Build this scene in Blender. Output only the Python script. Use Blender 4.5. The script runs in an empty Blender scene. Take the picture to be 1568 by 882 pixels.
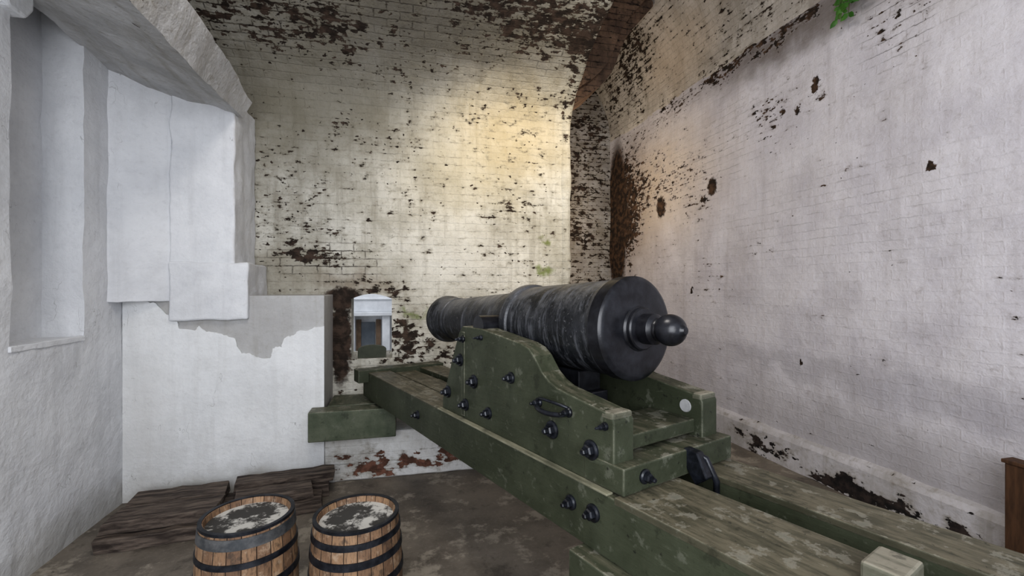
import bpy, bmesh, math, random
from mathutils import Vector, Matrix
random.seed(7)
S = bpy.context.scene
COL = S.collection

# ------------------------------------------------------------------ node helper
class NT:
    def __init__(s, name):
        s.m = bpy.data.materials.new(name); s.m.use_nodes = True
        s.t = s.m.node_tree; s.b = s.t.nodes['Principled BSDF']
    def n(s, typ, **kw):
        nd = s.t.nodes.new(typ)
        for k, v in kw.items(): setattr(nd, k, v)
        return nd
    def put(s, sock, v):
        if hasattr(v, 'is_linked'): s.t.links.new(v, sock)
        elif isinstance(v, (tuple, list)):
            if sock.type == 'RGBA' and len(v) == 3: v = (*v, 1)
            sock.default_value = v
        else: sock.default_value = v
    def math(s, op, a, b=0.0, c=None, clamp=False):
        nd = s.n('ShaderNodeMath', operation=op, use_clamp=clamp)
        s.put(nd.inputs[0], a); s.put(nd.inputs[1], b)
        if c is not None: s.put(nd.inputs[2], c)
        return nd.outputs[0]
    def vm(s, op, a, b=None, scale=None):
        nd = s.n('ShaderNodeVectorMath', operation=op)
        s.put(nd.inputs[0], a)
        if b is not None: s.put(nd.inputs[1], b)
        if scale is not None: s.put(nd.inputs[3], scale)
        return nd.outputs['Value'] if op in ('LENGTH', 'DISTANCE', 'DOT_PRODUCT') else nd.outputs[0]
    def mix(s, f, a, b, blend='MIX'):
        nd = s.n('ShaderNodeMix', data_type='RGBA', blend_type=blend)
        s.put(nd.inputs[0], f); s.put(nd.inputs[6], a); s.put(nd.inputs[7], b)
        return nd.outputs[2]
    def noise(s, vec, scale, detail=4, rough=.55, col=False):
        nd = s.n('ShaderNodeTexNoise')
        s.put(nd.inputs['Vector'], vec); nd.inputs['Scale'].default_value = scale
        nd.inputs['Detail'].default_value = detail; nd.inputs['Roughness'].default_value = rough
        return nd.outputs['Color'] if col else nd.outputs[0]
    def mr(s, v, a, b, c=0., d=1., smooth=True):
        nd = s.n('ShaderNodeMapRange', interpolation_type='SMOOTHSTEP' if smooth else 'LINEAR')
        for i, x in enumerate((v, a, b, c, d)): s.put(nd.inputs[i], x)
        return nd.outputs[0]
    def uv(s): return s.n('ShaderNodeTexCoord').outputs['UV']
    def obj(s): return s.n('ShaderNodeTexCoord').outputs['Object']
    def region(s, vec, u, v, ru, rv, inner=.3):
        d = s.vm('LENGTH', s.vm('MULTIPLY', s.vm('SUBTRACT', vec, (u, v, 0)), (1/ru, 1/rv, 0)))
        return s.mr(d, inner, 1.0, 1.0, 0.0)
    def sep(s, vec):
        nd = s.n('ShaderNodeSeparateXYZ'); s.put(nd.inputs[0], vec); return nd.outputs
    def bump(s, h, strength=.3, dist=.01):
        nd = s.n('ShaderNodeBump'); nd.inputs['Strength'].default_value = strength
        nd.inputs['Distance'].default_value = dist; s.put(nd.inputs['Height'], h)
        s.t.links.new(nd.outputs[0], s.b.inputs['Normal'])
    def done(s, col, rough=.8, metal=0., spec=.3):
        s.put(s.b.inputs['Base Color'], col); s.put(s.b.inputs['Roughness'], rough)
        s.put(s.b.inputs['Metallic'], metal); s.b.inputs['Specular IOR Level'].default_value = spec
        return s.m

def wall_mat(name, base, base2, density=0., regions=(), tints=(), holes=(), vgrad=None,
             line=.06, bump=.4, thr=.66, sc=7., under=(.028, .021, .017), under2=(.075, .052, .04),
             bricks=True, grime=.25, dash=.5, dashreg=(), dirt=(.25, .22, .17), vert=.7, relief=.14, dseed=.42, crack=0.):
    t = NT(name); uv = t.uv()
    nc = t.noise(uv, 3.5, 4, .6, True)
    duv = t.vm('ADD', uv, t.vm('SCALE', t.vm('SUBTRACT', nc, (.5, .5, .5)), scale=.45))
    nc2 = t.noise(uv, 22., 3, .6, True)
    juv = t.vm('ADD', uv, t.vm('SCALE', t.vm('SUBTRACT', nc2, (.5, .5, .5)), scale=.11))
    big = t.noise(uv, 1.3, 3, .6)
    mid = t.noise(uv, 3.1, 3, .6)
    col = t.mix(t.mr(t.noise(uv, 2.1, 6, .65), .35, .7), base, base2)
    cl = t.noise(t.vm('MULTIPLY', uv, (1.3, 1., 1)), 1.1, 7, .7)
    col = t.mix(t.mr(cl, .46, .70, 0, grime), col, dirt)
    st = t.noise(t.vm('MULTIPLY', uv, (6., .45, 1)), 1.6, 5, .65)
    col = t.mix(t.mr(st, .48, .75, 0, grime), col, dirt)
    fine = t.noise(uv, 26, 5, .7)
    col = t.mix(t.mr(fine, .50, .75, 0, grime), col, dirt)
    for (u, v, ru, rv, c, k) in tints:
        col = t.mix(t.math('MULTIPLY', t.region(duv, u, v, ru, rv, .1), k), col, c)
    grp = t.math('ADD', t.math('MULTIPLY', t.math('SUBTRACT', big, .5), .35), t.math('MULTIPLY', t.math('SUBTRACT', mid, .5), .18))
    f = t.math('ADD', t.noise(t.vm('MULTIPLY', uv, (1., 1.7, 1)), sc, 6, .62), grp)
    f2 = t.math('ADD', t.noise(t.vm('MULTIPLY', uv, (1., 1.6, 1)), sc*2.1, 4, .55), grp)
    mort = 0.
    if bricks:
        b = t.n('ShaderNodeTexBrick')
        wob = t.vm('ADD', uv, t.vm('SCALE', t.vm('SUBTRACT', nc2, (.5, .5, .5)), scale=.022))
        wob = t.vm('ADD', wob, t.vm('SCALE', t.vm('SUBTRACT', nc, (.5, .5, .5)), scale=.02))
        t.put(b.inputs['Vector'], wob)
        b.inputs['Scale'].default_value = 1.; b.inputs['Brick Width'].default_value = .21
        b.inputs['Row Height'].default_value = .072; b.inputs['Mortar Size'].default_value = .007
        b.inputs['Mortar Smooth'].default_value = .6
        mort = b.outputs['Fac']
        vv = t.math('FRACT', t.math('DIVIDE', t.sep(wob)[1], .072))
        row = t.math('MAXIMUM', t.mr(vv, 0, .16, 1, 0), t.mr(vv, .84, 1, 0, 1))
        ex = t.math('ADD', t.math('MULTIPLY', row, line), t.math('MULTIPLY', mort, line*.2))
        f = t.math('ADD', f, ex); f2 = t.math('ADD', f2, ex)
    add = density
    for (u, v, ru, rv, k) in regions:
        add = t.math('ADD', add, t.math('MULTIPLY', t.region(duv, u, v, ru, rv, .1), k))
    if vgrad:
        add = t.math('ADD', add, t.mr(t.sep(uv)[1], vgrad[0], vgrad[1], 0., vgrad[2]))
    f = t.math('ADD', f, add); f2 = t.math('ADD', f2, add)
    mask = t.math('MAXIMUM', t.mr(f, thr, thr+.03), t.mr(f2, thr+.030, thr+.055))
    for (u, v, ru, rv) in holes:
        mask = t.math('MAXIMUM', mask, t.region(juv, u, v, ru, rv, .72))
    if bricks:
        dn = t.noise(t.vm('MULTIPLY', uv, (2.2, 5., 1)), 2.2, 4, .6)
        dd = t.math('ADD', t.math('SUBTRACT', dn, .60), add)
        thin = t.math('MAXIMUM', t.mr(vv, 0, .06, 1, 0), t.mr(vv, .94, 1, 0, 1))
        dm = t.math('MULTIPLY', thin, t.mr(dd, 0, .06, 0, dash))
        for (u, v, ru, rv, k) in dashreg:
            dm = t.math('MAXIMUM', dm, t.math('MULTIPLY', t.math('MAXIMUM', thin, t.math('MULTIPLY', mort, vert)), t.math('MULTIPLY', t.region(duv, u, v, ru, rv, .3), t.mr(dn, dseed, dseed+.14, 0, k))))
        col = t.mix(dm, col, (.05, .042, .036))
    if crack:
        cn = t.noise(t.vm('MULTIPLY', uv, (1., .45, 1)), 1.7, 5, .6)
        cr = t.mr(t.math('ABSOLUTE', t.math('SUBTRACT', cn, .5)), 0, .0022, crack, 0)
        cr = t.math('MULTIPLY', cr, t.mr(mid, .5, .62))
        col = t.mix(cr, col, (.12, .11, .10))
    uc = t.mix(t.mr(t.noise(uv, 12, 4, .6), .4, .65), under, under2)
    col = t.mix(t.mr(f, thr-.12, thr+.02, 0, .5), col, dirt)
    col = t.mix(mask, col, uc)
    h = t.math('ADD', t.math('MULTIPLY', fine, .4), t.math('MULTIPLY', t.noise(uv, 6, 4, .6), 1.2))
    if bricks: h = t.math('SUBTRACT', h, t.math('MULTIPLY', mort, relief))
    h = t.math('SUBTRACT', h, t.math('MULTIPLY', mask, .6))
    t.bump(h, bump, .025)
    return t.done(col, .88, 0, .2)

# ------------------------------------------------------------------ mesh helpers
def mk(name, verts, faces, mat=None, parent=None, uvs=None, smooth=False, bevel=0., loc=None, boxuv=True):
    me = bpy.data.meshes.new(name); me.from_pydata([tuple(v) for v in verts], [], faces)
    me.validate(); me.update()
    o = bpy.data.objects.new(name, me); COL.objects.link(o)
    if mat: me.materials.append(mat)
    ul = me.uv_layers.new(name='UVMap')
    for p in me.polygons:
        n = p.normal
        for li in p.loop_indices:
            vi = me.loops[li].vertex_index
            if uvs: ul.data[li].uv = uvs[vi]
            else:
                c = me.vertices[vi].co; a = [abs(x) for x in n]
                if a[2] >= max(a): ul.data[li].uv = (c.x, c.y)
                elif a[0] >= a[1]: ul.data[li].uv = (c.y, c.z)
                else: ul.data[li].uv = (c.x, c.z)
        p.use_smooth = smooth
    if bevel:
        b = o.modifiers.new('bevel', 'BEVEL'); b.width = bevel; b.segments = 2; b.limit_method = 'ANGLE'
    if parent: o.parent = parent
    if loc: o.location = loc
    return o

def lumpy(o, level, strength, size=.3, mid=.5):
    s = o.modifiers.new('sub', 'SUBSURF'); s.subdivision_type = 'SIMPLE'; s.levels = s.render_levels = level
    tx = bpy.data.textures.new(o.name+'_lumps', 'CLOUDS'); tx.noise_scale = size; tx.noise_depth = 3
    d = o.modifiers.new('lumps', 'DISPLACE'); d.texture = tx; d.texture_coords = 'GLOBAL'; d.strength = strength; d.mid_level = mid
    for p in o.data.polygons: p.use_smooth = True
    return o

def fixn(o):
    bm = bmesh.new(); bm.from_mesh(o.data); bmesh.ops.recalc_face_normals(bm, faces=bm.faces)
    bm.to_mesh(o.data); bm.free(); return o

def densify(o, cell):
    bm = bmesh.new(); bm.from_mesh(o.data)
    mn = Vector([min(v.co[i] for v in bm.verts) for i in range(3)]); mx = Vector([max(v.co[i] for v in bm.verts) for i in range(3)])
    for ax in range(3):
        n = int((mx[ax]-mn[ax])/cell)
        for k in range(1, n+1):
            p = mn.copy(); p[ax] = mn[ax]+k*(mx[ax]-mn[ax])/(n+1)
            nn = Vector((0, 0, 0)); nn[ax] = 1
            bmesh.ops.bisect_plane(bm, geom=bm.verts[:]+bm.edges[:]+bm.faces[:], plane_co=p, plane_no=nn)
    bm.to_mesh(o.data); bm.free(); return o

def rough_edges(o, cell=.07, amp=.02, size=.15):
    densify(o, cell)
    tx = bpy.data.textures.new(o.name+'_worn', 'CLOUDS'); tx.noise_scale = size; tx.noise_depth = 3
    d = o.modifiers.new('worn', 'DISPLACE'); d.texture = tx; d.texture_coords = 'GLOBAL'; d.strength = amp; d.mid_level = .55
    if 'bevel' in o.modifiers:
        b = o.modifiers['bevel']; w = b.width; o.modifiers.remove(b)
        b = o.modifiers.new('bevel', 'BEVEL'); b.width = w; b.segments = 3; b.limit_method = 'ANGLE'; b.angle_limit = math.radians(45)
    for p in o.data.polygons: p.use_smooth = True
    o.modifiers.new('wn', 'WEIGHTED_NORMAL')
    return o

def boxes(name, lst, mat, parent=None, bevel=.004, jit=0.):
    V = []; F = []
    for (x0, x1, y0, y1, z0, z1) in lst:
        b = len(V)
        for z in (z0, z1):
            for (x, y) in ((x0, y0), (x1, y0), (x1, y1), (x0, y1)):
                V.append((x+random.uniform(-jit, jit), y+random.uniform(-jit, jit), z+random.uniform(-jit, jit)*.4))
        F += [(b, b+3, b+2, b+1), (b+4, b+5, b+6, b+7), (b, b+1, b+5, b+4), (b+1, b+2, b+6, b+5), (b+2, b+3, b+7, b+6), (b+3, b, b+4, b+7)]
    return mk(name, V, F, mat, parent, bevel=bevel)

def prism(name, pts, axis, a, b, mat, parent=None, bevel=.004):
    n = len(pts); V = []
    for c in (a, b):
        for (p, q) in pts:
            V.append({'x': (c, p, q), 'y': (p, c, q), 'z': (p, q, c)}[axis])
    F = [tuple(range(n)), tuple(range(2*n-1, n-1, -1))]
    for i in range(n):
        j = (i+1) % n; F.append((i, n+i, n+j, j))
    o = mk(name, V, F, mat, parent, bevel=bevel); fixn(o)
    return o

def lathe(name, prof, mat, M=Matrix(), segs=48, parent=None, smooth=True, sharp=35):
    V = []; F = []; U = []
    L = [0]
    for i in range(1, len(prof)): L.append(L[-1]+math.dist(prof[i], prof[i-1]))
    for i, (r, h) in enumerate(prof):
        for s in range(segs+1):
            a = 2*math.pi*s/segs
            V.append(M @ Vector((r*math.cos(a), r*math.sin(a), h))); U.append((s/segs, L[i]))
    w = segs+1
    for i in range(len(prof)-1):
        for s in range(segs):
            F.append((i*w+s, i*w+s+1, (i+1)*w+s+1, (i+1)*w+s))
    o = mk(name, V, F, mat, parent, uvs=U, smooth=smooth)
    bm = bmesh.new(); bm.from_mesh(o.data)
    bmesh.ops.remove_doubles(bm, verts=bm.verts, dist=1e-5)
    bmesh.ops.recalc_face_normals(bm, faces=bm.faces)
    for e in bm.edges:
        if len(e.link_faces) == 2 and e.calc_face_angle(0) > math.radians(sharp): e.smooth = False
    bm.to_mesh(o.data); bm.free()
    return o

def tube(name, pts, r, mat, parent=None, segs=10):
    pts = [Vector(p) for p in pts]; V = []; F = []
    for i, p in enumerate(pts):
        d = (pts[min(i+1, len(pts)-1)]-pts[max(i-1, 0)]).normalized()
        a = d.orthogonal().normalized() if i == 0 else (a-d*a.dot(d)).normalized()
        b = d.cross(a)
        for s in range(segs):
            t = 2*math.pi*s/segs; V.append(p+a*r*math.cos(t)+b*r*math.sin(t))
    for i in range(len(pts)-1):
        for s in range(segs):
            F.append((i*segs+s, i*segs+(s+1) % segs, (i+1)*segs+(s+1) % segs, (i+1)*segs+s))
    F.append(tuple(range(segs))[::-1]); F.append(tuple(range(len(V)-segs, len(V))))
    return mk(name, V, F, mat, parent, smooth=True)

def empty(name, loc=(0, 0, 0), rz=0.):
    e = bpy.data.objects.new(name, None); COL.objects.link(e); e.location = loc; e.rotation_euler[2] = rz
    e.empty_display_size = .1; return e

# ------------------------------------------------------------------ materials
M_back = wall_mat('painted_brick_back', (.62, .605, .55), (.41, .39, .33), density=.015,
    regions=[(-.75, 1.86, .7, .07, .16), (-1.0, 4.0, 1.3, .5, .10), (1.4, 4.3, 1.2, .5, .12), (-.5, 4.7, 3., .5, .12),
             (-.9, 2.3, .7, .6, .04), (-.25, 1.62, .5, .16, .12), (.0, 1.2, .4, .5, .09), (1.66, 3.7, .12, 1.0, .08), (.2, 2.9, 1.2, .7, .02), (.2, .9, .8, .5, .08)],
    tints=[(-.9, 3.3, 1.7, 1.1, (.17, .155, .115), .75), (.3, 4.1, 2.8, 1.0, (.11, .097, .075), .85), (1.1, 3.15, 1.1, .8, (.58, .47, .27), .55),  # yellow tint paints a warm highlight into the wall colour
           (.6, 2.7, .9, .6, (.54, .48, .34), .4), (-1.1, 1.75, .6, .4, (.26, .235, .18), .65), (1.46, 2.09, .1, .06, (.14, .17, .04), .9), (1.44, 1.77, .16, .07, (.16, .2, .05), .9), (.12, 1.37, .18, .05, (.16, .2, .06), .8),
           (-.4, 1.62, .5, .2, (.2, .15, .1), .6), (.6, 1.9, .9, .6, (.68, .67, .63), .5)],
    holes=[(-.53, 1.12, .11, .5), (-.5, 1.5, .2, .12)], vgrad=(2.9, 4.4, .055), line=.03, thr=.665, sc=8., grime=.55, bump=.7,
    dash=.5, dashreg=[(-.65, 1.83, .75, .22, .95), (-1.1, 4.0, 1., .45, .95), (1.3, 4.2, 1.1, .5, .8), (0, 4.3, 2.6, .5, .8)], dirt=(.22, .20, .155), vert=.9, dseed=.36)
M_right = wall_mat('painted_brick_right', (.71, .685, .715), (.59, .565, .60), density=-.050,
    regions=[(6.6, 2.8, 1.3, 1.7, .28), (3.6, 3.98, 1.3, .25, .24), (5.2, 3.9, 1.5, .3, .15), (2.4, 3.5, .5, .35, .08), (4.9, 2.85, 1.1, .8, .14), (2.9, .05, 2.2, .12, .22),
             (3.6, 3.3, .9, .5, .11), (4.6, 1.7, .8, .5, .05), (5.6, 3.2, 1., .9, .06)],
    tints=[(6.3, 2.8, 1.3, 1.6, (.26, .20, .15), .8), (2.8, .92, 2.6, .16, (.30, .285, .31), .42), (1.9, .8, 1.4, .12, (.28, .265, .29), .35), (5.3, 3.0, 1.5, 1.1, (.58, .48, .36), .6),  # tan tint: warm light on the far stretch, painted into the colour
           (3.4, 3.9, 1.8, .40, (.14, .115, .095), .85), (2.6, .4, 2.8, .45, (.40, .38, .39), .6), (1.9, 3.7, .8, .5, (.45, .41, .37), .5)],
    holes=[(4.45, 2.74, .09, .11), (5.47, 2.68, .12, .16), (3.13, 3.31, .04, .075), (3.32, 3.17, .035, .05), (3.48, 3.21, .035, .04),
           (2.26, 2.41, .03, .035), (4.8, 1.57, .035, .05), (3.28, .95, .022, .022), (4.6, 2.62, .07, .04), (6.75, 2.7, .40, 1.4)],
    line=.035, thr=.665, sc=8., bump=.55, grime=.30, under2=(.11, .066, .042), dirt=(.38, .35, .35), dash=.4, vert=.12, relief=.07,
    dashreg=[(2.45, 3.5, .5, .42, .85), (3.2, 2.2, 1.8, .6, .30), (4.3, 3.1, .8, .7, .45)])
M_vault = wall_mat('painted_brick_vault', (.66, .62, .57), (.42, .385, .345), density=.02,
    regions=[(6.2, 5.0, 1.3, 1.2, .12)], tints=[(5.0, 4.5, 1.2, .7, (.66, .53, .39), .5), (3.5, 5.5, 3, .7, (.16, .13, .11), .6), (2.6, 4.1, 2., .3, (.2, .17, .15), .5)], line=.05, thr=.665, sc=8., grime=.5, dash=.8, bump=.6)  # first tint paints warm light on the vault into its colour
M_arch = wall_mat('bare_brick_arch', (.28, .18, .12), (.11, .072, .053), density=.02, line=.08, thr=.66, grime=.6, dash=.9, dirt=(.05, .039, .032), dashreg=[(2.2, 4.5, 3, 3, .8)], bump=.7)
M_end = wall_mat('painted_brick_passage', (.46, .44, .42), (.24, .215, .19), density=.10, line=.06, thr=.66, grime=.6, dash=.8)
M_white = wall_mat('white_plaster', (.76, .77, .785), (.66, .67, .69), density=-.16, line=0, bricks=False, bump=.5, grime=.22, dirt=(.42, .42, .43), crack=.4,
    tints=[(3.4, .02, 1.8, .30, (.34, .33, .30), .6), (2.5, .7, .5, .8, (.58, .58, .59), .5)])
M_whitelow = wall_mat('white_plaster_low', (.80, .81, .815), (.70, .71, .715), density=-.16, line=0, bricks=False, bump=.45, grime=.22, dirt=(.45, .44, .42), crack=.5,
    tints=[(-1.3, -.04, 1.3, .32, (.32, .30, .26), .8), (-1.9, .5, .35, 1.2, (.55, .54, .52), .5)])
M_grey = wall_mat('grey_plaster', (.43, .425, .42), (.51, .51, .505), density=-.15, line=0, bricks=False, bump=.4, grime=.25)
M_beam = wall_mat('white_beam_plaster', (.58, .58, .58), (.42, .42, .42), density=-.045, line=0, bricks=False, bump=.7, grime=.4)
M_ledge = wall_mat('peeling_ledge', (.76, .76, .75), (.62, .61, .58), density=.0,
    regions=[(-.1, .13, .55, .15, .19), (.35, .12, .5, .14, .21), (.9, .1, .6, .1, .2)], line=.02, sc=5., bricks=True, bump=.6, under=(.10, .055, .04), under2=(.24, .12, .085))
M_base = wall_mat('peeling_baseboard', (.62, .60, .62), (.46, .44, .44), density=.01, regions=[(2.7, .06, .55, .14, .3), (3.6, .1, .5, .12, .18), (2.0, .05, .6, .1, .19)],
    line=.0, bricks=False, sc=6., bump=.5, grime=.4, under=(.02, .018, .018), under2=(.06, .045, .04))

def m_floor():
    t = NT('stained_concrete'); v = t.obj()
    a = t.noise(v, 1.6, 7, .65); b = t.noise(v, 3., 7, .72); c = t.noise(v, 40, 4, .7)
    col = t.mix(t.mr(a, .35, .65), (.11, .095, .078), (.22, .192, .158))
    col = t.mix(t.mr(b, .52, .61, 0, .7), col, (.38, .34, .28))
    col = t.mix(t.mr(b, .34, .44, .6, 0), col, (.055, .047, .04))
    col = t.mix(t.mr(c, .5, .75, 0, .35), col, (.30, .27, .23))
    t.bump(t.math('ADD', c, t.math('MULTIPLY', b, 2)), .35, .006)
    return t.done(col, t.mr(a, .3, .7, .45, .75), 0, .35)
M_floor = m_floor()

def edge_mask(t, radius=.008):
    bv = t.n('ShaderNodeBevel', samples=4); bv.inputs['Radius'].default_value = radius
    g = t.n('ShaderNodeNewGeometry')
    return t.mr(t.vm('DOT_PRODUCT', bv.outputs[0], g.outputs['True Normal']), .80, .985, 1., 0.)

def m_green(name='green_paint', base=(.036, .042, .025), base2=(.058, .066, .042), worn=.0, top=(.15, .138, .10), tk=.7):
    t = NT(name); v = t.obj()
    a = t.noise(v, 4., 6, .65); b = t.noise(t.vm('MULTIPLY', v, (6, 1, 6)), 6, 6, .7); c = t.noise(v, 45, 4, .6); d = t.noise(v, 12, 6, .7)
    col = t.mix(t.mr(a, .35, .7), base, base2)
    g = t.n('ShaderNodeNewGeometry')
    nz = t.sep(g.outputs['Normal'])[2]
    up = t.mr(nz, .6, .95)
    col = t.mix(t.math('MULTIPLY', up, t.mr(b, .40-worn, .68-worn, .05, tk)), col, top)
    col = t.mix(t.math('MULTIPLY', up, t.mr(d, .54, .60, 0, .6)), col, (.28, .265, .22))
    col = t.mix(t.mr(b, .60, .72, 0, .5), col, (.115, .125, .09))
    col = t.mix(t.mr(d, .58, .66, 0, .5), col, (.145, .15, .118))
    col = t.mix(t.mr(d, .34, .42, .5, 0), col, (.017, .019, .012))
    col = t.mix(t.mr(c, .65, .71, 0, .8), col, (.012, .012, .010))
    col = t.mix(t.math('MULTIPLY', edge_mask(t), t.mr(d, .42, .56, .1, .9)), col, (.34, .33, .26))
    t.bump(t.math('ADD', b, t.math('MULTIPLY', c, .4)), .45, .005)
    return t.done(col, .52, 0, .33)
M_green = m_green()
M_deck = m_green('green_worn_deck', (.045, .044, .028), (.082, .077, .052), .04, (.175, .155, .11), .8)
M_blockw = m_green('green_block', (.060, .074, .047), (.12, .132, .092), 0)
M_stop = m_green('worn_stop_block', (.085, .085, .060), (.16, .155, .12), .12, (.27, .25, .20), .9)

def m_plain(name, c1, c2, sc=8, rough=.6, metal=0, spec=.4, stretch=(1, 1, 1), lo=.35, hi=.7, bmp=.2, edge=None):
    t = NT(name); v = t.vm('MULTIPLY', t.obj(), stretch)
    a = t.noise(v, sc, 6, .65)
    t.bump(a, bmp, .005)
    col = t.mix(t.mr(a, lo, hi), c1, c2)
    if edge: col = t.mix(t.math('MULTIPLY', edge_mask(t, .01), .6), col, edge)
    return t.done(col, rough, metal, spec)
def m_iron():
    t = NT('black_iron_barrel'); v = t.obj()
    a = t.noise(v, 5, 6, .7); b = t.noise(t.vm('MULTIPLY', v, (2.5, 9, 1.6)), 2.4, 7, .75); c = t.noise(v, 60, 4, .6)
    col = t.mix(t.mr(a, .35, .65), (.009, .010, .012), (.025, .027, .032))
    col = t.mix(t.mr(b, .49, .64, 0, .7), col, (.13, .135, .15))
    up = t.mr(t.sep(t.n('ShaderNodeNewGeometry').outputs['Normal'])[2], .0, .9)
    col = t.mix(t.math('MULTIPLY', up, t.mr(a, .38, .58, 0, .6)), col, (.17, .17, .175))  # paler upward faces: top highlight painted into the iron colour
    col = t.mix(t.mr(c, .60, .70, 0, .5), col, (.18, .18, .185))
    t.bump(t.math('ADD', t.math('MULTIPLY', b, .6), c), .5, .005)
    return t.done(col, t.mr(b, .35, .65, .28, .55), .15, .45)
M_iron = m_iron()
M_black = m_plain('black_paint_iron', (.007, .007, .009), (.022, .023, .028), 12, .28, .05, .45, bmp=.3)
M_bolt = m_plain('bolt_iron', (.006, .007, .010), (.022, .025, .034), 30, .33, .2, .5)
M_cream = m_plain('worn_cream_wood', (.26, .25, .18), (.09, .09, .06), 14, .8, stretch=(1, .3, 1))
M_plank = m_plain('dark_timber', (.034, .025, .021), (.17, .135, .11), 7, .85, stretch=(.6, 5, 5), bmp=.9, edge=(.24, .20, .165))
M_hoop = m_plain('hoop_steel_dark', (.010, .011, .015), (.04, .043, .052), 18, .45, .4)
M_hoopg = m_plain('hoop_steel_grey', (.06, .065, .07), (.17, .17, .17), 12, .5, .4)
M_head = m_plain('flaky_barrel_head', (.05, .048, .045), (.50, .49, .46), 9, .8, lo=.49, hi=.57, bmp=.6)
M_post = m_plain('brown_post', (.10, .05, .025), (.05, .025, .013), 10, .7, stretch=(5, 5, .6))
M_leaf = m_plain('leaf_green', (.03, .11, .015), (.08, .20, .035), 9, .5)
M_stem = m_plain('stem', (.06, .10, .03), (.1, .08, .04), 9, .7)
M_disc = m_plain('pale_disc', (.36, .36, .36), (.25, .25, .25), 20, .7)
M_facade = m_plain('white_facade', (.80, .81, .82), (.62, .63, .64), 3, .8)
M_glass = m_plain('window_grey', (.10, .12, .14), (.16, .18, .2), 3, .3)
M_brown = m_plain('brown_door', (.22, .15, .10), (.12, .08, .05), 5, .6)
M_debris = m_plain('debris', (.10, .085, .07), (.3, .28, .25), 20, .9)
M_ground = m_plain('outside_ground', (.25, .24, .2), (.35, .33, .28), 3, .9)

def m_staves():
    t = NT('oak_staves'); uv = t.uv(); s = t.sep(uv)
    x = t.math('MULTIPLY', s[0], 22.)
    fl = t.math('FLOOR', x); fr = t.math('FRACT', x)
    w = t.n('ShaderNodeTexWhiteNoise', noise_dimensions='1D'); t.put(w.inputs['W'], fl)
    seam = t.math('MAXIMUM', t.mr(fr, .0, .05, 1, 0), t.mr(fr, .95, 1., 0, 1))
    g = t.noise(t.vm('MULTIPLY', uv, (60, 9, 1)), 2., 6, .7)
    k = t.noise(t.vm('MULTIPLY', uv, (9, 6, 1)), 2., 5, .7)
    col = t.mix(w.outputs[0], (.32, .20, .115), (.17, .10, .06))
    col = t.mix(t.mr(g, .45, .7, 0, .85), col, (.06, .038, .026))
    col = t.mix(t.mr(k, .52, .64, 0, .5), col, (.46, .36, .26))
    col = t.mix(t.mr(k, .36, .46, .7, 0), col, (.055, .04, .03))
    col = t.mix(seam, col, (.015, .01, .008))
    t.bump(t.math('SUBTRACT', t.math('MULTIPLY', g, .4), seam), .6, .006)
    return t.done(col, .6, 0, .4)
M_stave = m_staves()

# ------------------------------------------------------------------ room shell
XL, XR, YB, XP = -2.0, 3.4, 4.5, 1.71
boxes('floor', [(-2.4, 3.6, -2.0, 7.2, -.1, 0)], M_floor, bevel=0)

hx0, hx1, hz0, hz1 = -.438, -.073, .936, 1.55
prof = [(4.5, 0), (4.5, .5), (4.5, hz0), (4.5, hz1), (4.5, 2.1), (4.5, 2.6), (4.5, 3.15), (4.485, 3.3), (4.43, 3.44), (4.33, 3.56), (4.18, 3.68), (3.98, 3.8), (3.73, 3.91), (3.3, 4.08),
        (2.8, 4.25), (2, 4.45), (1, 4.6), (0, 4.63), (-1.6, 4.65)]
KL = 6
xs = [-2.4, -1.9, -1.4, -.9, hx0, hx1, .35, .8, 1.25, XP]
V = []; U = []; F = []; acc = 0
for i, (y, z) in enumerate(prof):
    if i: acc += math.dist(prof[i], prof[i-1])
    for x in xs: V.append((x, y, z)); U.append((x, acc))
for i in range(len(prof)-1):
    for j in range(len(xs)-1):
        if i == 2 and j == 4: continue
        a = i*len(xs)+j; F.append((a, a+1, a+len(xs)+1, a+len(xs)))
na = 10; base = len(V)
for s in range(na+1):
    q = s/na; x = hx0+(hx1-hx0)*q; za = 1.50+.045*math.sin(math.pi*q)
    V += [(x, YB, za), (x, YB, hz1), (x-(q-.5)*-.06, YB+.55, za+.01)]; U += [(x, za), (x, hz1), (x, za+.5)]
for s in range(na):
    a = base+3*s; F += [(a, a+3, a+4, a+1), (a, a+2, a+5, a+3)]
b = len(V)
V += [(hx0, YB, hz0), (hx0, YB, 1.5), (hx0-.03, YB+.55, hz0), (hx0-.03, YB+.55, 1.51),
      (hx1, YB, hz0), (hx1, YB, 1.5), (hx1+.03, YB+.55, hz0), (hx1+.03, YB+.55, 1.51)]
U += [(.9, .9), (.9, 1.5), (1.4, .9), (1.4, 1.5), (.4, 2.5), (.4, 3.0), (.9, 2.5), (.9, 3.0)]
F += [(b, b+1, b+3, b+2), (b+4, b+6, b+7, b+5), (b, b+2, b+6, b+4)]
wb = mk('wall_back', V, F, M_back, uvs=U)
s_ = wb.modifiers.new('sub', 'SUBSURF'); s_.subdivision_type = 'SIMPLE'; s_.levels = s_.render_levels = 3
tx = bpy.data.textures.new('wall_lumps', 'CLOUDS'); tx.noise_scale = .45; tx.noise_depth = 3
d_ = wb.modifiers.new('lumps', 'DISPLACE'); d_.texture = tx; d_.texture_coords = 'GLOBAL'; d_.direction = 'Y'; d_.strength = .045; d_.mid_level = .5
for i, p in enumerate(wb.data.polygons): p.use_smooth = i < (len(prof)-1)*(len(xs)-1)-1
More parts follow.
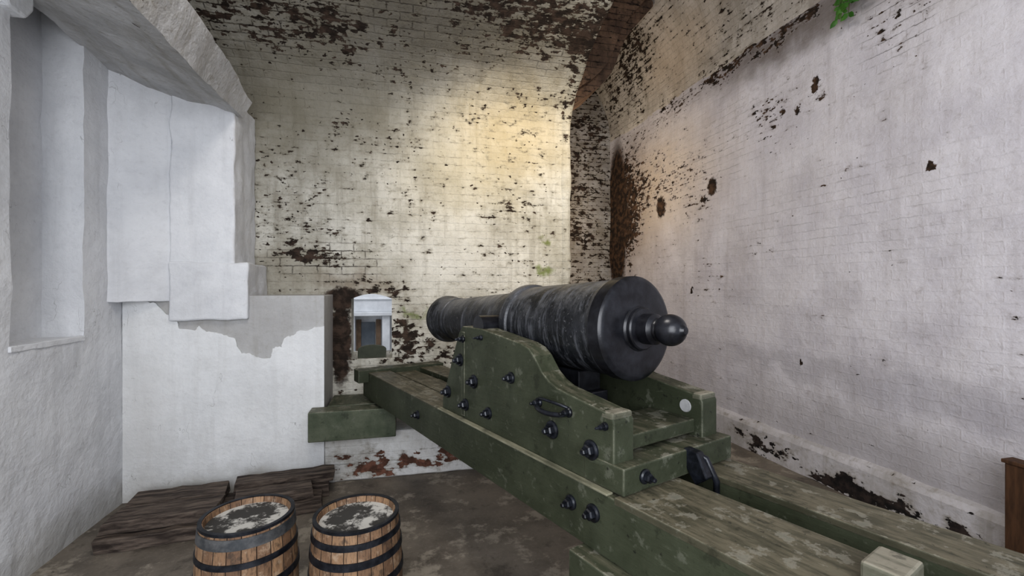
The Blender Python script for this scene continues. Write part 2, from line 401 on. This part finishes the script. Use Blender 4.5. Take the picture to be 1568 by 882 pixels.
boxes('wall_back_outer', [(-2.5, hx0-.03, YB+.5, YB+.56, -.3, 4.7), (hx1+.03, XP-.02, YB+.5, YB+.56, -.3, 4.7), (hx0-.03, hx1+.03, YB+.5, YB+.56, -.3, hz0),
      (hx0-.03, hx1+.03, YB+.5, YB+.56, 1.56, 4.7)], M_white, bevel=0)
pe = [(YB+.03, 0), (7.0, 0), (7.0, 5.5), (-1.6, 5.5), (-1.6, 4.67)] + [(y+.03, z+.03) for (y, z) in prof[::-1][1:-KL]]
prism('wall_pier_side', pe, 'x', XP-.02, XP, M_end, bevel=0)
V = []; F = []; U = []
cs = [(XP-.09, -.03), (XP-.07, .006), (XP-.045, .020), (XP-.01, .026), (XP+.02, .014), (XP+.03, -.01), (XP+.03, -.06)]
acc = 0
pp = [(4.5, .12*i) for i in range(26)]+prof[KL:]
for i, (y, z) in enumerate(pp):
    y2, z2 = pp[min(i+1, len(pp)-1)]; y1, z1 = pp[max(i-1, 0)]
    d = Vector((y2-y1, z2-z1)).normalized(); nrm = Vector((-d.y, d.x))
    if nrm.x > 0: nrm = -nrm
    if i: acc += math.dist(pp[i], pp[i-1])
    w = random.uniform(-.008, .008)
    for k, (x, o) in enumerate(cs): V.append((x+(w if k > 1 else 0), y+nrm.x*(o+w*.4), z+nrm.y*(o+w*.4))); U.append((x, acc))
for i in range(len(pp)-1):
    for j in range(len(cs)-1):
        a = i*len(cs)+j; F.append((a, a+1, a+len(cs)+1, a+len(cs)))
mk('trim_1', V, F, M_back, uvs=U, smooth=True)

V = []; F = []
ny, nz = 43, 20
for i in range(ny+1):
    for j in range(nz+1): V.append((XR, -1.6+8.6*i/ny, 4.02*j/nz))
for i in range(ny):
    for j in range(nz):
        a = i*(nz+1)+j; F.append((a, a+nz+1, a+nz+2, a+1))
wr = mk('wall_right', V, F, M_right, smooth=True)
lumpy(wr, 1, .05, .5); wr.modifiers['lumps'].direction = 'X'
V = []; U = []; F = []
N = 18
for y in (-1.6, 7.0): V.append((3.46, y, 3.93)); U.append((y, 3.93))
for i in range(N+1):
    th = math.pi/2*i/N
    for y in (-1.6, 7.0):
        V.append((1.9+1.5*math.cos(th), y, 4+1.5*math.sin(th))); U.append((y, 4+1.5*th))
for y in (-1.6, 7.0): V.append((XP-.02, y, 5.5)); U.append((y, 6.6))
for i in range(N+2): F.append((2*i, 2*i+1, 2*i+3, 2*i+2))
mk('ceiling', V, F, M_vault, uvs=U, smooth=True)
mk('wall_passage_end', [(XP, 6.99, 0), (3.6, 6.99, 0), (3.6, 6.99, 5.5), (XP, 6.99, 5.5)], [(0, 1, 2, 3)], M_end)
def archpts(o):
    P = []
    for (x, z) in [(1.70, 3.50), (1.80, 3.61), (1.90, 3.69), (2.02, 3.77), (2.14, 3.86), (2.25, 3.94), (2.35, 4.04), (2.43, 4.15), (2.49, 4.28), (2.54, 4.42), (2.60, 4.55), (2.69, 4.68), (2.80, 4.81), (2.90, 4.93), (2.97, 5.0)]:
        P.append((max(1.70, x-o), z+o*.55))
    return P+[(2.97-o*.5, 5.06), (2.5, 5.35), (2.0, 5.49), (1.70, 5.49)]
prism('trim_2', archpts(0), 'y', 4.95, 5.5, M_arch)
prism('trim_9', archpts(.10), 'y', 4.82, 4.955, M_arch)
bb = prism('baseboard_right', [(XR+.03, 0), (XR-.06, 0), (XR-.055, .24), (XR-.035, .28), (XR+.03, .32)], 'y', -1.6, 6.98, M_base, bevel=.006)
rough_edges(bb, .10, .025, .2)

# left wall with tall niche
ny0, ny1, nz0, nz1, nd = 2.98, 3.55, 1.285, 3.36, .22
V = []; F = []
def q(*p):
    b = len(V); V.extend(p); F.append(tuple(range(b, b+4)))
q((XL, -1.6, 0), (XL, ny0, 0), (XL, ny0, 4.7), (XL, -1.6, 4.7))
q((XL, ny1, 0), (XL, 4.52, 0), (XL, 4.52, 4.7), (XL, ny1, 4.7))
q((XL, ny0, 0), (XL, ny1, 0), (XL, ny1, nz0), (XL, ny0, nz0))
q((XL, ny0, nz1), (XL, ny1, nz1), (XL, ny1, 4.7), (XL, ny0, 4.7))
q((XL-nd, ny0, nz0), (XL-nd, ny1, nz0), (XL-nd, ny1, nz1), (XL-nd, ny0, nz1))
q((XL, ny0, nz0), (XL-nd, ny0, nz0), (XL-nd, ny0, nz1), (XL, ny0, nz1))
q((XL, ny1, nz0), (XL-nd, ny1, nz0), (XL-nd, ny1, nz1), (XL, ny1, nz1))
q((XL, ny0, nz0), (XL, ny1, nz0), (XL-nd, ny1, nz0), (XL-nd, ny0, nz0))
q((XL, ny0, nz1), (XL, ny1, nz1), (XL-nd, ny1, nz1), (XL-nd, ny0, nz1))
wl = mk('wall_left', V, F, M_white)
densify(wl, .09)
tx = bpy.data.textures.new('left_lumps', 'CLOUDS'); tx.noise_scale = .22; tx.noise_depth = 3
for ax in ('X', 'Y'):
    d_ = wl.modifiers.new('lumps'+ax, 'DISPLACE'); d_.texture = tx; d_.texture_coords = 'GLOBAL'; d_.direction = ax; d_.strength = .022; d_.mid_level = .5
rough_edges(boxes('trim_3', [(XL-.02, XL+.010, ny0-.01, ny1+.01, nz0-.03, nz0+.006)], M_white, bevel=.006), .05, .015, .1)
prism('trim_4', [(2.90, 3.05), (3.02, 3.05), (3.07, 3.12), (3.07, 3.4), (2.86, 3.4), (2.86, 3.12)], 'x', XL-.15, XL+.05, M_white, bevel=.015)
prism('trim_5', [(3.50, 3.34), (3.55, 3.26), (3.66, 3.24), (3.70, 3.32), (3.70, 3.45), (3.50, 3.45)], 'x', XL-.1, XL+.04, M_white, bevel=.015)

boxes('wall_back_lower', [(XL, -.60, 4.0, YB+.02, 0, 1.54)], M_grey, bevel=.006)
zz = [(-2.0, 1.51), (-1.86, 1.50), (-1.785, 1.485), (-1.72, 1.40), (-1.647, 1.365), (-1.635, 1.29), (-1.524, 1.28), (-1.50, 1.31), (-1.45, 1.262), (-1.38, 1.255), (-1.33, 1.232), (-1.254, 1.215), (-1.235, 1.14), (-1.206, 1.091), (-1.14, 1.085), (-1.09, 1.05), (-.997, 1.043),
      (-.985, 1.11), (-.96, 1.136), (-.92, 1.13), (-.90, 1.19), (-.877, 1.212), (-.83, 1.215), (-.80, 1.255), (-.72, 1.262), (-.66, 1.285), (-.598, 1.29)]
Z2 = []
for a, b in zip(zz[:-1], zz[1:]):
    for k in range(4):
        q_ = k/4; Z2.append((a[0]+(b[0]-a[0])*q_+random.uniform(-.004, .004), a[1]+(b[1]-a[1])*q_+random.uniform(-.006, .006)))
Z2[0] = (-2.0, 1.51); Z2.append(zz[-1])
prism('plaster_coat', [(-2.0, 0), (-.598, 0)] + Z2[::-1], 'y', 3.984, 3.9995, M_whitelow, bevel=.002)  # raised coat of white plaster, broken along its top, over the grey wall
rough_edges(boxes('trim_6', [(-1.69, -1.245, 3.965, YB, 1.78, 3.1)], M_white, bevel=.018), .05, .045, .12)
rough_edges(boxes('trim_11', [(-1.69, -1.148, 3.950, YB, 1.35, 1.80)], M_white, bevel=.018), .05, .045, .12)
rough_edges(prism('trim_7', [(XL-.01, 3.80), (-1.68, 3.985), (-1.68, 4.1), (XL-.01, 4.1)], 'z', 1.50, 3.2, M_white, bevel=.02), .06, .03, .14)
V = [(-2.02, -1.6, 3.30), (-1.17, -1.6, 2.9), (-1.13, -1.6, 3.22), (-2.02, -1.6, 3.5),
     (-2.02, 3.3, 3.2), (-1.22, 3.3, 2.93), (-1.14, 3.3, 3.18), (-2.02, 3.3, 3.45),
     (-2.02, 4.04, 3.12), (-1.21, 4.04, 2.95), (-1.14, 4.04, 3.08), (-2.02, 4.04, 3.3)]
F = [(0, 3, 2, 1), (8, 9, 10, 11)]
for s in (0, 4):
    for i in range(4):
        j = (i+1) % 4; F.append((s+i, s+j, s+4+j, s+4+i))
rough_edges(fixn(mk('ceiling_beam', V, F, M_beam, bevel=.02)), .09, .06, .2)
rough_edges(boxes('trim_8', [(-.60, XP, 3.995, YB, 0, .395)], M_ledge, bevel=.015), .07, .02, .15)

# ------------------------------------------------------------------ outside
boxes('outside_ground', [(-6, 1.6, 5.1, 12, -.5, -.4)], M_ground, bevel=0)
e = empty('white_building')
boxes('facade', [(-5, 1.6, 9.0, 9.2, 1.15, 4), (-5, 1.6, 8.85, 9.2, 1.08, 1.15), (-5, 1.6, 9.15, 9.2, -.4, 1.1), (-5, 1.6, 8.97, 9.0, 1.38, 1.41)], M_facade, e, .01)
boxes('columns', [(x, x+.14, 8.9, 9.04, -.4, 1.1) for x in (-1.6, -.95, -.32, .3)], M_facade, e, .01)
boxes('panes', [(x, x+.26, 9.1, 9.16, .1, .95) for x in (-1.35, -.72, -.06)], M_glass, e, .005)
boxes('doors', [(x, x+.09, 9.08, 9.16, -.4, 1.0) for x in (-.44, -.80)], M_brown, e, .005)

# ------------------------------------------------------------------ cannon
C = empty('cannon', (.957, 1.721, 0), math.radians(20.2))
def sph(c, r, n=9, a0=-90, a1=70):
    return [(r*math.cos(math.radians(a0+(a1-a0)*i/n)), c+r*math.sin(math.radians(a0+(a1-a0)*i/n))) for i in range(n+1)]
prof_b = [(0, -.236), (.014, -.234), (.02, -.228), (.024, -.222)] + sph(-.165, .062, 12, -64, 46) + [(.046, -.116), (.046, -.108), (.052, -.104), (.062, -.096), (.062, -.045), (.082, -.042), (.087, -.036), (.087, -.020),
    (.094, -.012), (.196, -.006), (.211, .0), (.2185, .008), (.2185, .066), (.214, .072), (.209, .10), (.207, .16), (.196, .690), (.207, .697), (.211, .71), (.211, .742), (.205, .752), (.180, .760), (.174, .78),
    (.153, 1.35), (.144, 1.58), (.150, 1.585), (.152, 1.60), (.145, 1.612), (.148, 1.65), (.160, 1.70), (.168, 1.73), (.169, 1.77), (.160, 1.785), (.160, 1.80), (.15, 1.806), (.078, 1.806), (.075, 1.79), (.075, 1.4), (0, 1.4)]
MB = Matrix.Translation((0, 0, 1.432)) @ Matrix.Rotation(math.radians(-91.9), 4, 'X')
gb = lathe('gun_barrel', prof_b, M_iron, MB, 96, C)
gb.data.materials.append(M_black)
for p in gb.data.polygons:
    if p.center.y < .068: p.material_index = 1
MT = Matrix.Translation((0, .80, 1.400)) @ Matrix.Rotation(math.radians(90), 4, 'Y')
lathe('trunnions', [(0, -.30), (.055, -.30), (.055, .30), (0, .30)], M_black, MT, 32, C)
cheek = [(-.165, .885), (-.165, 1.13), (-.150, 1.155), (.147, 1.195), (.20, 1.215), (.246, 1.245), (.30, 1.305), (.345, 1.335), (.40, 1.35), (.75, 1.39), (.96, 1.39), (1.0, 1.35), (1.065, 1.23), (1.20, .96), (1.21, .93), (1.21, .885)]
prism('cheek_near', cheek, 'x', -.31, -.207, M_green, C, .006)
prism('cheek_far', cheek, 'x', .207, .31, M_green, C, .006)
boxes('rails', [(-.335, -.15, -1.6, 2.76, .66, .88), (.13, .335, -1.6, 2.76, .66, .88)], M_green, C, .006)
boxes('deck', [(-.336, -.012, -1.6, -.19, .862, .888), (.128, .336, -1.6, -.19, .862, .886), (-.336, -.15, 1.22, 2.70, .87, .884), (.13, .336, 1.22, 2.7, .87, .884)], M_deck, C, .004)
boxes('centre_planks', [(-.10, .09, 1.2, 2.7, .79, .862)], M_deck, C, .005)
boxes('chassis_transoms', [(-.42, .36, 2.60, 2.74, .80, .905), (-.149, .129, 1.3, 1.42, .68, .86), (-.149, .129, 2.1, 2.2, .68, .85), (-.40, .40, -.27, -.03, .50, .659), (-.40, .40, -1.45, -1.2, .50, .659), (-.149, .129, .3, .45, .68, .85)], M_green, C, .006)
boxes('carriage_transoms', [(-.206, .206, -.13, .10, 1.0, 1.055), (-.315, .335, -.215, -.02, .89, .985), (-.206, .206, .95, 1.12, .95, 1.12), (-.206, .206, -.02, .10, .9, .99), (-.206, .206, .45, .65, .95, 1.1)], M_green, C, .006)
boxes('elevating_bed', [(-.09, .09, .25, .6, 1.06, 1.12), (-.07, .07, .28, .46, 1.12, 1.22)], M_black, C, .006)
boxes('supports', [(-.36, -.24, -.24, -.06, 0, .5), (.24, .36, -.24, -.06, 0, .5), (-.36, -.24, -1.42, -1.24, 0, .5), (.24, .36, -1.42, -1.24, 0, .5)], M_green, C, .01)
boxes('pintle_foot', [(-.14, .12, 2.30, 2.60, .636, .70)], M_black, C, .01)
boxes('wear_strips', [(-.340, -.309, -.16, 1.22, .880, .888), (.309, .340, -.16, 1.22, .880, .888)], M_cream, C, .002)
boxes('stop_block', [(-.185, -.06, -.93, -.84, .886, .945)], M_stop, C, .008)
boxes('cheek_caps', [(-.311, -.206, -.160, -.10, 1.13, 1.160), (.206, .311, -.160, -.11, 1.13, 1.160)], M_stop, C, .010)
boxes('straps', [(-.3125, -.309, .93, .965, .90, 1.36)], M_green, C, .001)
def bolt(x, y, z, r, ax='x', nm='bolt'):
    R = Matrix.Rotation(math.radians(-90), 4, 'Y') if ax == 'x' else Matrix.Rotation(math.radians(90), 4, 'X')
    M = Matrix.Translation((x, y, z)) @ R
    lathe(nm, [(0, -.004), (r, -.004), (r, .007), (r*.82, .012), (r*.5, .012), (r*.5, .012)], M_bolt, M, 20, C)
    lathe(nm+'_nut', [(r*.66, .01), (r*.66, .026), (r*.55, .032), (r*.34, .032), (r*.34, .046), (r*.25, .05), (0, .05)], M_bolt, M @ Matrix.Rotation(.3, 4, 'Z'), 6 if r > .02 else 10, C, False)
for (y, z, r) in [(.946, 1.32, .020), (.977, 1.201, .035), (.823, 1.107, .036), (.472, 1.184, .027), (1.131, .997, .035), (.916, .966, .033), (.676, .974, .030),
                  (.748, 1.345, .014), (.172, 1.021, .037), (-.125, 1.109, .015), (-.055, 1.005, .037)]:
    bolt(-.31, y, z, r)
for (y, z, r) in [(1.527, .774, .028), (.028, .787, .028), (-.091, .795, .032)]: bolt(-.335, y, z, r)
bolt(-.211, -.215, .94, .026, 'y')
hp = []
for i in range(17):
    a = math.pi*i/16; hp.append((-.312-.045*math.sin(a), .165-.095*math.cos(a), 1.112-.012*math.sin(a)))
tube('grab_handle', hp, .010, M_bolt, C)
tube('grab_handle_lower', [(p[0]+.012, p[1], 1.125+.022*math.sin(math.pi*i/16)) for i, p in enumerate(hp)], .006, M_bolt, C)
for y in (.07, .26): bolt(-.31, y, 1.115, .02)
MD = Matrix.Translation((.206, -.085, 1.10)) @ Matrix.Rotation(math.radians(-90), 4, 'Y')
lathe('pale_ring', [(0, .003), (.026, .003), (.028, -.002)], M_disc, MD, 24, C)
prism('pawl', [(-.30, .90), (-.26, .985), (-.20, .99), (-.20, .93), (-.25, .86)], 'x', .03, .07, M_bolt, C, .006)
tube('pawl_rod', [(.05, -.22, .98), (.07, -.27, .96), (.09, -.30, .88), (.09, -.30, .80)], .012, M_bolt, C)
prism('sill_guard_plate', [(-.13, .0), (.13, .0), (.13, .08)] + [(.13*math.cos(a), .08+.045*math.sin(a)) for a in [math.pi*i/10 for i in range(1, 10)]] + [(-.13, .08)], 'y', 0, .03, M_green, None, .004)
g = bpy.data.objects['sill_guard_plate']; g.location = (-.255, YB+.03, .937)

boxes('timber_block', [(-.575, -.03, 3.99, 4.38, .402, .635), (-.69, -.03, 3.80, 3.972, .402, .635)], M_blockw, None, .008)

# ------------------------------------------------------------------ barrels
def keg(loc, k, rot):
    E = empty('wooden_barrel', loc, rot)
    H = .62
    def R(h): return k*(.209+.024*math.sin(math.pi*h/H))
    out = [(R(H*i/20), H*i/20) for i in range(21)]
    lathe('staves', [(0, .02), (R(0)-.02, .02), (R(0)-.016, 0)]+out+[(R(H)-.016, H), (R(H)-.02, H-.022), (R(H)-.022, H-.03)], M_stave, Matrix(), 66, E)
    lathe('head', [(0, H-.024), (R(H)-.018, H-.024), (R(H)-.018, H-.04)], M_head, Matrix(), 48, E)
    def hoop(n, a, b, m):
        P = [(R(a+(b-a)*i/4)+.0045, a+(b-a)*i/4) for i in range(5)]
        lathe(n, [(P[0][0]-.006, a)]+P+[(P[-1][0]-.006, b)], m, Matrix(), 64, E)
    return E, hoop, R, H
E, hoop, R, H = keg((-.640, 2.203, 0), .86, .3)
hoop('hoop_1', H-.060, H-.018, M_hoopg); hoop('hoop_2', H-.135, H-.112, M_hoop); hoop('hoop_3', .38, .41, M_hoop); hoop('hoop_4', .22, .25, M_hoop); hoop('hoop_5', .02, .07, M_hoopg)
lathe('chime_ring', [(R(H)-.002, H-.012), (R(H)+.004, H-.008), (R(H)+.004, H+.004), (R(H)-.012, H+.004), (R(H)-.012, H-.004)], M_hoop, Matrix(), 64, E)
E, hoop, R, H = keg((-.182, 2.10, 0), .835, 1.1)
hoop('hoop_1', H-.070, H-.045, M_hoop); hoop('hoop_2', H-.145, H-.115, M_hoop); hoop('hoop_3', .38, .41, M_hoop); hoop('hoop_4', .22, .25, M_hoop); hoop('hoop_5', .02, .06, M_hoop)
lathe('chime_ring', [(R(H)-.002, H-.012), (R(H)+.004, H-.008), (R(H)+.004, H+.004), (R(H)-.012, H+.004), (R(H)-.012, H-.004)], M_hoop, Matrix(), 64, E)

# ------------------------------------------------------------------ old timbers on the floor
def plankstack(loc, rz, lst):
    E = empty('timber_stack', loc, rz)
    for i, (x0, x1, y0, y1, z0, z1) in enumerate(lst):
        n = 9; V = []; F = []
        for s in range(n+1):
            x = x0+(x1-x0)*s/n
            for (y, z) in ((y0, z0), (y1, z0), (y1, z1), (y0, z1)):
                V.append((x+(random.uniform(-.02, .02) if s in (0, n) else 0), y+random.uniform(-.008, .008), z+(random.uniform(-.006, .003) if z == z1 else 0)))
        for s in range(n):
            for j in range(4):
                a = s*4+j; c = s*4+(j+1) % 4; F.append((a, c, c+4, a+4))
        F += [(3, 2, 1, 0), (n*4, n*4+1, n*4+2, n*4+3)]
        fixn(mk('plank_%d' % (i+1), V, F, M_plank, E, bevel=.006))
plankstack((-1.50, 3.47, 0), .10, [(-.31, .33, -.20, .05, 0, .085), (-.30, .36, .10, .33, 0, .07), (-.29, .31, -.14, .09, .087, .16), (-.26, .30, .14, .36, .072, .15)])
plankstack((-.86, 3.62, 0), .12, [(-.27, .30, -.16, .05, 0, .09), (-.28, .34, .09, .26, 0, .10), (-.26, .24, -.12, .06, .092, .16), (-.30, .37, .11, .27, .102, .18)])
V = []; F = []
for i in range(90):
    x = -1.965+abs(random.gauss(0, .05)); y = random.uniform(2.2, 3.12)
    s = random.uniform(.004, .016); b = len(V)
    for d in ((-1, -1, 0), (1, -1, 0), (1, 1, 0), (-1, 1, 0), (0, 0, 1)):
        V.append((x+d[0]*s*random.uniform(.5, 1.2), y+d[1]*s*random.uniform(.5, 1.2), d[2]*s))
    F += [(b, b+1, b+4), (b+1, b+2, b+4), (b+2, b+3, b+4), (b+3, b, b+4)]
mk('plaster_rubble', V, F, M_debris)

# wooden post at the right
E = empty('wooden_post', (3.20, 1.70, 0))
boxes('upright', [(-.035, .035, -.06, .06, .03, .66)], M_post, E, .006)
boxes('foot', [(-.10, .10, -.12, .12, 0, .03)], M_post, E, .004)
boxes('cap', [(-.045, .045, -.07, .07, .66, .68)], M_post, E, .004)

# ------------------------------------------------------------------ plant hanging from the right wall
E = empty('hanging_plant', (XR-.01, 2.74, 3.90))
for k in range(7):
    a = random.uniform(-1.1, 1.1); L = random.uniform(.14, .26)
    pts = [Vector((-.01-.14*s*(1-.3*s), math.sin(a)*L*s*.9, .05*math.sin(s*3)-L*s*s*1.0)) for s in [i/7 for i in range(8)]]
    tube('stem_%d' % (k+1), pts, .003, M_stem, E, 6)
    V = []; F = []
    for i in range(1, 8):
        for sd in (-1, 1):
            p = pts[i]; d = Vector((random.uniform(-.5, .1), sd*random.uniform(.5, 1), random.uniform(-.9, .1))).normalized()
            n = d.cross(Vector((1, .2, .3))).normalized(); l = random.uniform(.045, .08); b = len(V)
            up = d.cross(n)
            V += [p, p+d*l*.3+n*l*.27, p+d*l*.65+n*l*.24, p+d*l, p+d*l*.65-n*l*.24, p+d*l*.3-n*l*.27, p+d*l*.45+up*l*.08]
            F += [(b, b+1, b+6), (b+1, b+2, b+6), (b+2, b+3, b+6), (b+3, b+4, b+6), (b+4, b+5, b+6), (b+5, b, b+6)]
    mk('leaves_%d' % (k+1), V, F, M_leaf, E, smooth=True)

# ------------------------------------------------------------------ light
def area(name, loc, tgt, sx, sy, power, col):
    l = bpy.data.lights.new(name, 'AREA'); l.shape = 'RECTANGLE'; l.size = sx; l.size_y = sy; l.energy = power; l.color = col
    o = bpy.data.objects.new(name, l); COL.objects.link(o); o.location = loc
    o.rotation_euler = (Vector(tgt)-Vector(loc)).to_track_quat('-Z', 'Y').to_euler(); return o
area('rear_opening_fill', (-.3, -1.4, 2.1), (1.2, 3.6, 1.4), 2.4, 2.2, 110, (.94, .96, 1.))  # unseen area lamp added across the open rear as fill
area('overhead_fill', (-.2, 1.4, 4.2), (1.6, 2.6, .5), 1.1, .8, 38, (1., .95, .90))  # soft fill added overhead, no fixture there
area('facade_fill', (-.8, 6.6, 4.5), (-.5, 9, .8), 2., 1.5, 45, (1., 1., 1.))  # area lamp added out of view to brighten the facade
sp = bpy.data.lights.new('warm_fill_spot', 'SPOT'); sp.energy = 300; sp.color = (1., .84, .60); sp.spot_size = math.radians(60); sp.spot_blend = 1.; sp.shadow_soft_size = .3  # unseen spot added to warm the upper back wall
so = bpy.data.objects.new('warm_fill_spot', sp); COL.objects.link(so); so.location = (1.9, 1.6, 3.9)
so.rotation_euler = (Vector((1.3, 4.5, 2.7))-so.location).to_track_quat('-Z', 'Y').to_euler()
pl = bpy.data.lights.new('passage_fill', 'POINT'); pl.energy = 38; pl.color = (1., .86, .68); pl.shadow_soft_size = .12  # added point light hidden behind the pier, warms the passage
po = bpy.data.objects.new('passage_fill', pl); COL.objects.link(po); po.location = (1.93, 5.75, 2.9)
W = bpy.data.worlds.new('sky'); S.world = W; W.use_nodes = True
bg = W.node_tree.nodes['Background']; bg.inputs[0].default_value = (.82, .88, 1., 1); bg.inputs[1].default_value = .95
S.view_settings.view_transform = 'Standard'
try: S.view_settings.look = 'Medium High Contrast'
except Exception as ex: print('look', ex)

# ------------------------------------------------------------------ camera
cd = bpy.data.cameras.new('camera'); cd.sensor_width = 36; cd.lens = 16.07; cd.clip_start = .05
co = bpy.data.objects.new('camera', cd); COL.objects.link(co); co.location = (0, 0, 1.6)
co.rotation_euler = (math.radians(90), 0, math.radians(-13.8)); S.camera = co
